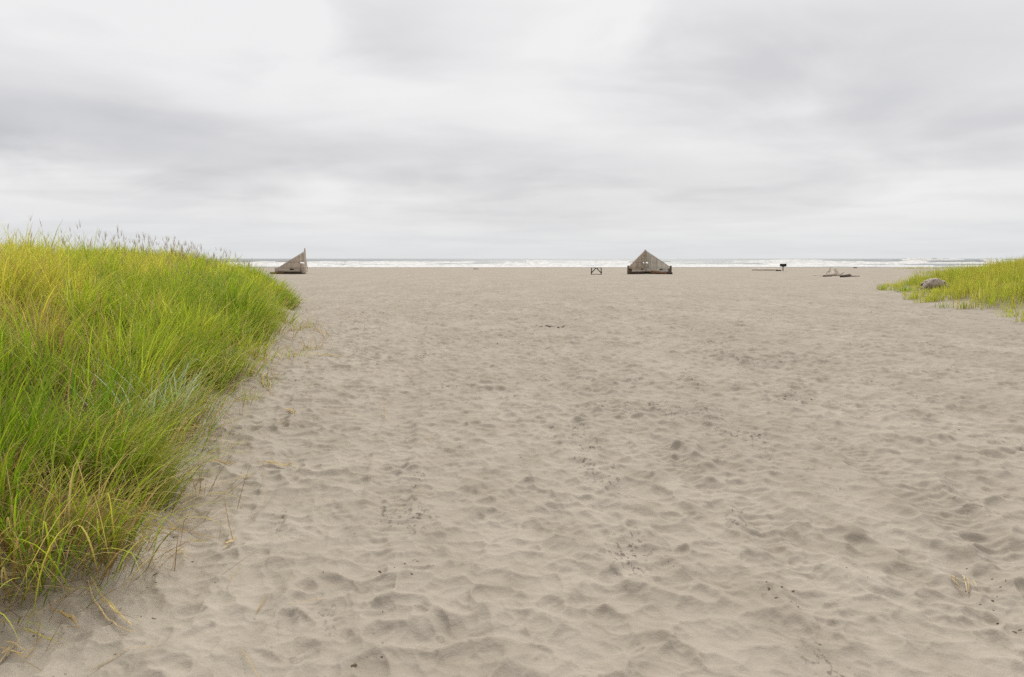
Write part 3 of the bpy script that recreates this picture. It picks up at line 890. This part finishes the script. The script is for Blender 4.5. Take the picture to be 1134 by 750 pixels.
def stalk(px0, py0, px1, py1, w, label, mat, col=STRAW, kinks=1, name='grass_straw', fold=0.0, group='dry grass straws lying on the sand'):
    """a dead flattened grass stem lying on the sand, frayed into a few strands"""
    a, b = Vector((*gp(px0, py0), 0)), Vector((*gp(px1, py1), 0))
    m = (a + b) / 2
    ch = []
    L = (b - a).length; d = (b - a).normalized(); side = Vector((-d.y, d.x, 0))
    ns = 2 + int(kinks); w = w * 1.0
    V, F, c = [], [], []
    seg = 16
    for s in range(ns):
        off = random.uniform(-1, 1) * w * 3.0; t0, t1 = (0, 1) if s == 0 else sorted((random.uniform(0, 0.35), random.uniform(0.55, 1.0)))
        curv = random.gauss(0, 0.04) * L + (fold * L if s else fold * L * 0.6)
        base = len(V)
        cc = lerp(col, random.choice((STRAW * 1.15, YEL * 0.9, BROWN * 1.6)), random.random() * 0.5)
        ww = w * random.uniform(0.6, 1.1)
        for i in range(seg + 1):
            t = t0 + (t1 - t0) * i / seg
            p = a.lerp(b, t) + side * (off * (0.4 + 0.6 * math.sin(2.4 * t + s)) + curv * math.sin(math.pi * t))
            zz = gz(p.x, p.y) + 0.012 + 0.006 * s + 0.012 * abs(math.sin(4 * t + 2 * s))
            k = ww * (0.5 + 0.5 * math.sin(math.pi * min(1, 0.2 + 0.8 * t)))
            for q, h in ((-1, 0), (0, 1), (1, 0)):
                pp = p + side * k * q * 0.5
                V.append((pp.x - m.x, pp.y - m.y, zz + h * k * 0.45)); c.append(cc * random.uniform(0.9, 1.1))
        for i in range(seg):
            for q in (0, 1):
                r = base + i * 3 + q
                F.append((r, r + 1, r + 4, r + 3))
    V = np.array(V); z0 = V[:, 2].min(); V[:, 2] -= z0
    o = build_mesh(name, V, np.array(F), mat, True, np.clip(np.array(c), 0, 1))
    o.location = (m.x, m.y, z0)
    tag(o, label, 'dry straw', group)


def chip_cloud(mat):
    """bark crumbs, dark grit and bits of reed scattered over the sand"""
    P = []
    n0 = 9000
    r = np.exp(RNG.uniform(math.log(2.3), math.log(30), n0)); a = RNG.uniform(-0.72, 0.72, n0)
    x, y = r * np.sin(a), r * np.cos(a)
    zone = fbm(x * 1.5 + 0.3 * y, y * 0.55, 900, 3)
    foot = np.exp(-np.abs(sdist(LEFT, x, y) + 0.25) / 0.35)
    keep = (RNG.random(n0) < 0.02 + 0.5 * sstep(0.3, 0.8, zone) + 0.32 * foot) & (sdist(LEFT, x, y) < 0.1) & (sdist(RIGHT, x, y) < 0.3)
    x, y, r = x[keep], y[keep], r[keep]
    # dark streaks seen in the photo
    for (px, py, sx, sy, k) in ((606, 361, 9, 1.6, 60), (840, 398, 20, 5, 46), (1100, 650, 26, 16, 40), (1115, 684, 14, 7, 16), (825, 574, 8, 4, 26), (938, 542, 8, 3, 20), (870, 663, 16, 8, 26),
                                (120, 700, 36, 26, 60), (905, 715, 14, 14, 24), (450, 632, 8, 6, 24), (418, 715, 14, 16, 34), (400, 570, 10, 26, 28), (960, 640, 9, 8, 10), (745, 625, 8, 6, 14)):
        for _ in range(k):
            q = gp(random.gauss(px, sx), max(300, random.gauss(py, sy)))
            x, y, r = np.append(x, q[0]), np.append(y, q[1]), np.append(r, math.hypot(*q))
    n = len(x); z = ground_z(x, y)
    s = (0.0016 + 0.0060 * RNG.random(n) ** 5) * np.maximum(1, (r / 6) ** 0.8)
    rot = RNG.uniform(0, 6.28, n); ln = s * RNG.uniform(1.0, 2.6, n); hh = s * RNG.uniform(0.4, 0.9, n)
    ca, sa = np.cos(rot), np.sin(rot)
    base = np.array([(-1, -1, 0), (1, -0.7, 0), (0.8, 1, 0), (-0.9, 0.8, 0), (-0.6, -0.5, 1), (0.7, -0.4, 0.8), (0.5, 0.6, 1.1), (-0.5, 0.6, 0.7)], float)
    B = base[None] * (1 + RNG.normal(0, 0.2, (n, 8, 3)))
    lx, ly, lz = B[:, :, 0] * ln[:, None], B[:, :, 1] * s[:, None], B[:, :, 2] * hh[:, None] - 0.002
    V = np.stack([x[:, None] + lx * ca[:, None] - ly * sa[:, None], y[:, None] + lx * sa[:, None] + ly * ca[:, None], z[:, None] + lz], -1).reshape(-1, 3)
    f = np.array([(4, 5, 6, 7), (0, 1, 5, 4), (1, 2, 6, 5), (2, 3, 7, 6), (3, 0, 4, 7)])
    F = (f[None] + (np.arange(n) * 8)[:, None, None]).reshape(-1, 4)
    c = lerp(np.array([0.075, 0.06, 0.045]), np.array([0.24, 0.18, 0.12]), RNG.random(n)[:, None] ** 1.5)
    o = build_mesh('beach_debris', V, F, mat, False, np.repeat(c, 8, 0))
    tag(o, 'dark bark crumbs and grit strewn over the trampled sand', 'debris', kind='stuff')


def straw_litter(mat):
    n0 = 13000
    x = RNG.uniform(-9, 0.5, n0); y = RNG.uniform(2.5, 24, n0)
    d = -sdist(LEFT, x, y)
    w = np.exp(-np.abs(d - 0.1) / (0.30 + 0.05 * y)) * (0.30 + 0.9 * sstep(0.0, 0.6, fbm(x / 0.8, y / 0.8, 950, 2)))
    k = (d > -0.1) & (RNG.random(n0) < w)
    x, y = x[k], y[k]; n = len(x); r = np.hypot(x, y)
    c = lerp(STRAW * RNG.uniform(0.75, 1.15, n)[:, None], BROWN * 1.4, RNG.random(n)[:, None] ** 2)
    up = RNG.random(n) < 0.12
    V, F, col = blades(np.stack([x, y, ground_z(x, y) + 0.012], -1), RNG.uniform(0, 6.283, n), np.where(up, RNG.uniform(0.2, 1.0, n), RNG.uniform(1.45, 1.58, n)), RNG.uniform(0.0, 0.08, n),
                       RNG.uniform(0.06, 0.42, n), RNG.uniform(0.003, 0.008, n) * np.maximum(1, (r / 6)) ** 0.6, c * 0.9, c, c, seg=5)
    print('litter', n)
    o = build_mesh('straw_litter', V, F, mat, False, np.clip(col, 0, 1))
    tag(o, 'dead straw litter strewn on the sand along the left dune foot', 'straw litter', kind='stuff')


def plain_material(name):
    m, nt, out = new_mat(name); n = N(nt)
    c = n.node('ShaderNodeVertexColor', layer_name='col').outputs[0]
    P = n.node('ShaderNodeNewGeometry').outputs['Position']
    g = n.noise(P, 60, 3, 0.6)
    n.put(out.inputs[0], n.bsdf(n.mix(n.ramp(g, 0.3, 0.7, 0, 0.35), c, (0.12, 0.09, 0.06)), 0.75, 0.2))
    return m


def iron_material(name, c1, c2):
    m, nt, out = new_mat(name); n = N(nt)
    P = n.node('ShaderNodeTexCoord').outputs['Object']
    g = n.noise(P, 14, 4, 0.65)
    n.put(out.inputs[0], n.bsdf(n.mix(n.ramp(g, 0.4, 0.7), c1, c2), 0.65, 0.3, Metallic=0.3))
    return m


# ------------------------------------------------------------------ sky and light
SUN_EL, SUN_AZ = math.radians(43), math.radians(8)


def build_world():
    w = bpy.data.worlds.new('World'); sc.world = w; w.use_nodes = True
    nt = w.node_tree; nt.nodes.clear(); n = N(nt)
    w.cycles.sampling_method = 'MANUAL'; w.cycles.sample_map_resolution = 1024
    out = n.node('ShaderNodeOutputWorld'); bg = n.node('ShaderNodeBackground')
    bg.inputs[1].default_value = 0.1
    n.put(out.inputs[0], bg.outputs[0])
    sky = n.node('ShaderNodeTexSky', sky_type='NISHITA'); sky.sun_disc = False
    sky.sun_elevation = SUN_EL; sky.sun_rotation = SUN_AZ; sky.air_density = 1.0; sky.dust_density = 2.0
    D = n.node('ShaderNodeTexCoord').outputs['Generated']
    sp = n.node('ShaderNodeSeparateXYZ'); n.put(sp.inputs[0], D)
    x, y, z = sp.outputs
    zc = n.m('ADD', n.m('MAXIMUM', z, 0.0), 0.07)
    cb = n.node('ShaderNodeCombineXYZ')
    n.put(cb.inputs[0], n.m('DIVIDE', x, zc)); n.put(cb.inputs[1], n.m('DIVIDE', y, zc)); cb.inputs[2].default_value = 0.3
    pl = cb.outputs[0]
    n1 = n.noise(n.vec(pl, (0.42, 0.50, 1), (1.7, 0.6, 0)), 0.75, 3, 0.45, 0.4)
    n2 = n.noise(n.vec(pl, (1.1, 1.3, 1), (4.2, 2.1, 0)), 0.8, 4, 0.50, 0.3)
    puff = n.noise(n.vec(D, (4.5, 4.5, 10.0)), 1.0, 5, 0.52, 0.6)
    warp = n.m('ADD', n.m('MULTIPLY', n.m('SUBTRACT', n.noise(n.vec(pl, (0.7, 0.8, 1)), 1.0, 4, 0.55), 0.5), 0.18), n.m('MULTIPLY', n.m('SUBTRACT', puff, 0.5), 0.26))
    az = n.m('ARCTAN2', x, y); el = n.m('ARCSINE', z)

    def blob(px, py, sx, sy, warpk=1.0):
        u, v = (px - 567) / FPX, (375 - py) / FPX
        d = Vector((u, math.cos(PITCH) + v * math.sin(PITCH), -math.sin(PITCH) + v * math.cos(PITCH))).normalized()
        a0, e0 = math.atan2(d.x, d.y), math.asin(d.z)
        da = n.m('DIVIDE', n.m('ADD', n.m('SUBTRACT', az, a0), n.m('MULTIPLY', warp, warpk)), sx / FPX)
        de = n.m('DIVIDE', n.m('ADD', n.m('SUBTRACT', el, e0), n.m('MULTIPLY', warp, 0.35 * warpk)), sy / FPX)
        q = n.m('ADD', n.m('MULTIPLY', da, da), n.m('MULTIPLY', de, de))
        return n.m('EXPONENT', n.m('MULTIPLY', q, -1.0))
    # cloud thickness: 0 bright, 1 dark grey
    t = n.m('ADD', n.m('ADD', n.ramp(n1, 0.36, 0.70, 0.06, 0.32), n.ramp(n2, 0.38, 0.70, -0.08, 0.10)), n.ramp(puff, 0.32, 0.70, -0.04, 0.12))
    for (px, py, sx, sy, k) in ((50, 140, 190, 50, 0.46), (240, 165, 170, 40, 0.20), (430, 30, 80, 45, 0.30), (820, 40, 190, 45, 0.24), (1000, 80, 180, 70, 0.20),
                                (560, 190, 300, 35, 0.12), (640, 60, 110, 70, -0.30), (280, 95, 120, 45, -0.16), (120, 40, 160, 50, -0.06), (60, 215, 160, 22, -0.14), (980, 230, 200, 30, -0.10)):
        t = n.m('ADD', t, n.m('MULTIPLY', blob(px, py, sx, sy), k))
    t = n.m('MINIMUM', n.m('MAXIMUM', t, 0.0), 1.0)
    cloud = n.mix(t, (8.75, 8.66, 8.70), (4.5, 4.62, 4.92))
    # thin bluish band over the sea
    hz = n.ramp(el, 0.0, 0.10, 1.0, 0.0)
    cloud = n.mix(n.m('MULTIPLY', hz, 0.75), cloud, (7.2, 7.5, 7.7))
    # an overcast vault is brightest overhead
    sd = (math.sin(SUN_AZ) * math.cos(SUN_EL), math.cos(SUN_AZ) * math.cos(SUN_EL), math.sin(SUN_EL))
    dt = n.node('ShaderNodeVectorMath', operation='DOT_PRODUCT'); n.put(dt.inputs[0], D); dt.inputs[1].default_value = sd
    dot = dt.outputs['Value']
    glow = n.m('MULTIPLY', n.ramp(dot, 0.80, 1.0), n.ramp(el, 0.40, 0.65))
    boost = n.m('ADD', n.ramp(el, 0.42, 1.1, 1.0, 1.25), n.m('MULTIPLY', glow, 3.6))
    boost = n.m('MULTIPLY', boost, n.ramp(dot, -0.25, 0.5, 0.72, 1.0))
    cmul = n.node('ShaderNodeVectorMath', operation='SCALE'); n.put(cmul.inputs[0], cloud); n.put(cmul.inputs['Scale'], boost)
    col = n.mix(0.96, sky.outputs[0], cmul.outputs[0])
    n.put(bg.inputs[0], col)
    s = bpy.data.lights.new('sun', 'SUN'); s.energy = 1.5; s.angle = math.radians(12); s.color = (1.0, 0.965, 0.91)
    so = bpy.data.objects.new('sun', s); C.objects.link(so)
    d = Vector((math.sin(SUN_AZ) * math.cos(SUN_EL), math.cos(SUN_AZ) * math.cos(SUN_EL), math.sin(SUN_EL)))
    so.rotation_euler = d.to_track_quat('Z', 'Y').to_euler()
    so.location = (0, 0, 30)


# ------------------------------------------------------------------ assemble
build_world()
build_sand()
build_sea()
GM = grass_material()
dune_grass_left(GM)
dune_grass_right(GM)

GREY = wood_material('weathered_brown_grey_plank', (0.53, 0.455, 0.375), (0.66, 0.58, 0.49), (0.34, 0.26, 0.19), 0.6)
COOL_LIT = wood_material('silver_grey_lit_plank', (0.58, 0.545, 0.475), (0.72, 0.69, 0.61), (0.40, 0.36, 0.29), 0.5)  # cooler, lighter plank copy: the right face's light is put into the colour
DARK = wood_material('dark_timber_and_bench_shade', (0.055, 0.040, 0.028), (0.12, 0.09, 0.06), (0.04, 0.03, 0.02), 0.5)  # dark wood; on the shelter base it also stands in for shade
RED = wood_material('red_brown_plank', (0.24, 0.125, 0.07), (0.34, 0.20, 0.11), (0.14, 0.08, 0.045), 0.5)
PALE = wood_material('bleached_driftwood', (0.58, 0.52, 0.44), (0.75, 0.69, 0.60), (0.45, 0.38, 0.3), 0.5)
STUMPM = wood_material('grey_stump_wood', (0.36, 0.30, 0.24), (0.60, 0.53, 0.45), (0.08, 0.06, 0.045), 1.0, 2.2)
DAMP = wood_material('sandy_brown_wood', (0.17, 0.14, 0.105), (0.26, 0.22, 0.17), (0.12, 0.10, 0.075), 0.5)
IRON = iron_material('black_iron', (0.022, 0.02, 0.018), (0.06, 0.04, 0.028))
RUST = iron_material('rusty_iron', (0.05, 0.035, 0.025), (0.13, 0.065, 0.03))
BITS = plain_material('bark_and_straw')

build_shelters((GREY, DARK, RED, wood_material('brown_grey_timber', (0.15, 0.12, 0.09), (0.22, 0.18, 0.14), (0.1, 0.07, 0.05), 0.5)))
build_frame(DARK)
build_grill(IRON, RUST)
stump(STUMPM)
# driftwood on the open sand
log_thing('driftwood_log', (833, 299.6), (861, 299.9), 0.15, 0.17, PALE, 'long pale driftwood log lying flat left of the black grill', lift=0.7, c=0.9, amp=0.03)
log_thing('driftwood_log', (859.5, 300.3), (865, 300.3), 0.10, 0.09, DARK, 'short dark driftwood log at the foot of the black grill', lift=0.7, c=0.2, amp=0.02, n=5)
log_thing('root_wad', (917.0, 305.4), (930, 305.8), 0.17, 0.15, PALE, 'bleached driftwood root with branches pointing up', lift=0.7, c=0.8, n=8, amp=0.05,
          branches=((0.1, (0.25, 0, 1), 0.75, 0.22), (0.5, (0.5, -0.1, 0.8), 0.5, 0.13), (0.72, (-0.45, 0, 1), 0.72, 0.26), (0.95, (0.8, -0.3, 0.4), 0.6, 0.14), (0.3, (0.25, 0.3, 0.6), 0.4, 0.12)))
log_thing('driftwood_log', (931, 307.2), (941, 306.3), 0.12, 0.15, DARK, 'thick dark driftwood log right of the bleached root', lift=0.6, c=0.4, amp=0.03)
log_thing('driftwood_branch', (938, 306.4), (952, 306.2), 0.06, 0.03, DARK, 'thin dark branch reaching out right of the thick dark log', c=0.9, lift=0.8, amp=0.02)
log_thing('driftwood_branch', (901, 305.4), (914, 306.2), 0.035, 0.06, PALE, 'thin grey branch lying left of the bleached root', c=0.2, lift=0.8, amp=0.03)
log_thing('driftwood_branch', (912, 306.6), (921, 306.2), 0.07, 0.05, DARK, 'short dark branch under the left end of the bleached root', c=0.9, lift=0.8, amp=0.04)
log_thing('driftwood_log', (524, 298.2), (530, 298.2), 0.08, 0.06, DAMP, 'dark driftwood log near the surf between the two shelters', lift=0.5, c=0.3)
log_thing('driftwood_log', (945, 295.1), (949, 295.1), 0.16, 0.13, DAMP, 'dark driftwood log at the surf line beyond the bleached root', lift=0.6, c=0.3)
# the dark half buried stick in the middle of the sand
log_thing('buried_branch', (594, 360.2), (614, 361.6), 0.016, 0.020, DAMP, 'thin dark branch half buried in the middle of the sand', lift=0.35, c=0.8, amp=0.02, n=12)
log_thing('bark_piece', (618.5, 361.8), (627, 359.6), 0.030, 0.024, DAMP, 'dark bark piece at the right end of the half buried branch', lift=0.4, c=0.6, amp=0.03, n=7)

STR = BITS
for a in ((146, 585, 242, 597, 0.010, 'long orange-brown straw bundle lying beside the near grass edge', lerp(STRAW, BROWN, 0.3)),
          (208, 601, 230, 602, 0.006, 'short straw just below the long straw bundle', STRAW),
          (188, 616, 212, 618, 0.009, 'short pale straw lying below the straw bundle', STRAW * 1.1),
          (250, 611, 264, 600, 0.010, 'crumpled pale straw standing alone right of the straw bundle', STRAW * 1.05),
          (100, 662, 153, 701, 0.009, 'pale split straw pointing down to the right at the dune foot', STRAW * 1.15),
          (58, 690, 88, 700, 0.012, 'thick orange-brown straw stub on bare sand at lower left', lerp(STRAW, BROWN, 0.45)),
          (0, 727, 40, 731, 0.007, 'pale straight straw near the lower left corner', STRAW * 1.1),
          (20, 712, 76, 718, 0.005, 'thin greenish straw above the lower left corner', lerp(STRAW, LIME, 0.4)),
          (0, 741, 24, 722, 0.012, 'grey-brown split reed in the lower left corner', np.array([0.30, 0.24, 0.19])),
          (285, 519, 337, 521, 0.010, 'long straw lying flat right of the dune foot', STRAW),
          (232, 515, 262, 518, 0.012, 'rusty brown straw lying left of the long flat straw', lerp(STRAW, BROWN, 0.6)),
          (262, 536, 282, 530, 0.006, 'pale short straw below the rusty brown straw', STRAW),
          (318, 455, 330, 466, 0.012, 'leaning straw wisp beyond the flat straws', STRAW),
          (295, 418, 300, 436, 0.013, 'orange straw wisp beside the sparse grass tufts', lerp(STRAW, BROWN, 0.3)),
          (345, 365, 360, 380, 0.016, 'straw wisp beside the far tip of the dune', STRAW),
          (348, 395, 378, 398, 0.016, 'flat yellow straw past the far grass tufts', lerp(STRAW, YEL, 0.4)),
          (1067, 638, 1070, 657, 0.010, 'pale straw lying among dark crumbs at lower right', np.array([0.55, 0.47, 0.33])),
          (1050, 642, 1064, 654, 0.008, 'thin yellowish straw left of the pale straw at lower right', np.array([0.46, 0.40, 0.24]))):
    stalk(*a[:5], a[5], STR, a[6], fold=random.uniform(-0.08, 0.08))

# sparse tufts beyond the foot of the dunes
T = 'sparse grass tufts at the foot of the left dune'
tuft('grass_tuft', 272, 448, 46, 0.26, 'small green grass tuft on bare sand at the dune foot', GM, 0.4, 0.4, 0.07, 0.006, T)
tuft('grass_tuft', 297, 430, 14, 0.34, 'few upright green blades near the orange straw wisp', GM, 0.3, 0.3, 0.05, 0.007, T)
tuft('grass_tuft', 322, 398, 60, 0.30, 'dense yellow-green tuft just off the grass edge', GM, 0.5, 0.45, 0.16, 0.008, T)
tuft('grass_tuft', 348, 388, 34, 0.34, 'straggly yellow tuft farthest from the dune edge', GM, 0.6, 0.6, 0.18, 0.009, T)
tuft('grass_tuft', 338, 366, 60, 0.40, 'straw-coloured tuft at the far tip of the dune', GM, 0.5, 0.5, 0.2, 0.010, T)
tuft('grass_tuft', 215, 492, 30, 0.30, 'thin dry tuft in the bay of the dune edge', GM, 0.5, 0.6, 0.10, 0.005, T)
tuft('grass_tuft', 258, 500, 10, 0.20, 'lone dark stems standing in bare sand', GM, 0.3, 0.5, 0.02, 0.005, T)
tuft('lyme_grass', 184, 489, 110, 0.80, 'pale blue-green broad-bladed grass clump in the bay of the dune edge', GM, 0.3, 0.08, 0.14, 0.016, None, 'grass clump', BLUE)
tuft('lyme_grass', 158, 505, 36, 0.80, 'silvery blue-green broad blades left of the larger pale clump', GM, 0.3, 0.10, 0.13, 0.015, None, 'grass clump', BLUE * 1.15)
T = 'tufts along the edge of the right dune'
tuft('grass_tuft', 1009, 333, 60, 0.5, 'small green tuft in front of the right dune', GM, 0.55, 0.2, 0.16, 0.018, T)
tuft('grass_tuft', 1122, 352, 70, 0.42, 'short green tuft in front of the right dune edge', GM, 0.6, 0.2, 0.16, 0.014, T)
tuft('grass_tuft', 1003, 324.5, 150, 0.5, 'dense dark green tuft at the tip of the right dune', GM, 0.15, 0.1, 0.30, 0.018, T)
tuft('grass_tuft', 1016, 321.5, 150, 0.5, 'bright green tuft behind the dark green tip tuft', GM, 0.25, 0.1, 0.4, 0.018, T)
T = 'low grass patches on the sand beyond the right dune'
for (px, py, nb, sp, lab) in ((1035, 303, 200, 1.1, 'low green grass patch beyond the driftwood stump'), (1062, 302, 160, 1.0, 'low grass patch between the stump patch and the far dune'),
                              (1010, 297.6, 120, 1.4, 'faint yellow grass patch near the surf line'), (1040, 296.8, 160, 1.8, 'low grass patch nearest the surf'), (1075, 296.8, 180, 2.2, 'wide low grass patch near the surf by the right dune'),
                              (1100, 297.5, 240, 2.2, 'tall green patch at the seaward end of the right dune')):
    tuft('grass_patch', px, py, nb, 0.7, lab, GM, 0.5, 0.25, sp, 0.04, T, 'grass patch')
chip_cloud(BITS)
straw_litter(GM)

# ------------------------------------------------------------------ colour management
vs = sc.view_settings
vs.view_transform = 'Standard'; vs.look = 'None'; vs.gamma = 1.0; vs.use_curve_mapping = False
vs.exposure = 0.0
sc.cycles.use_denoising = False
sc.cycles.max_bounces = 6; sc.cycles.diffuse_bounces = 4; sc.cycles.transmission_bounces = 4
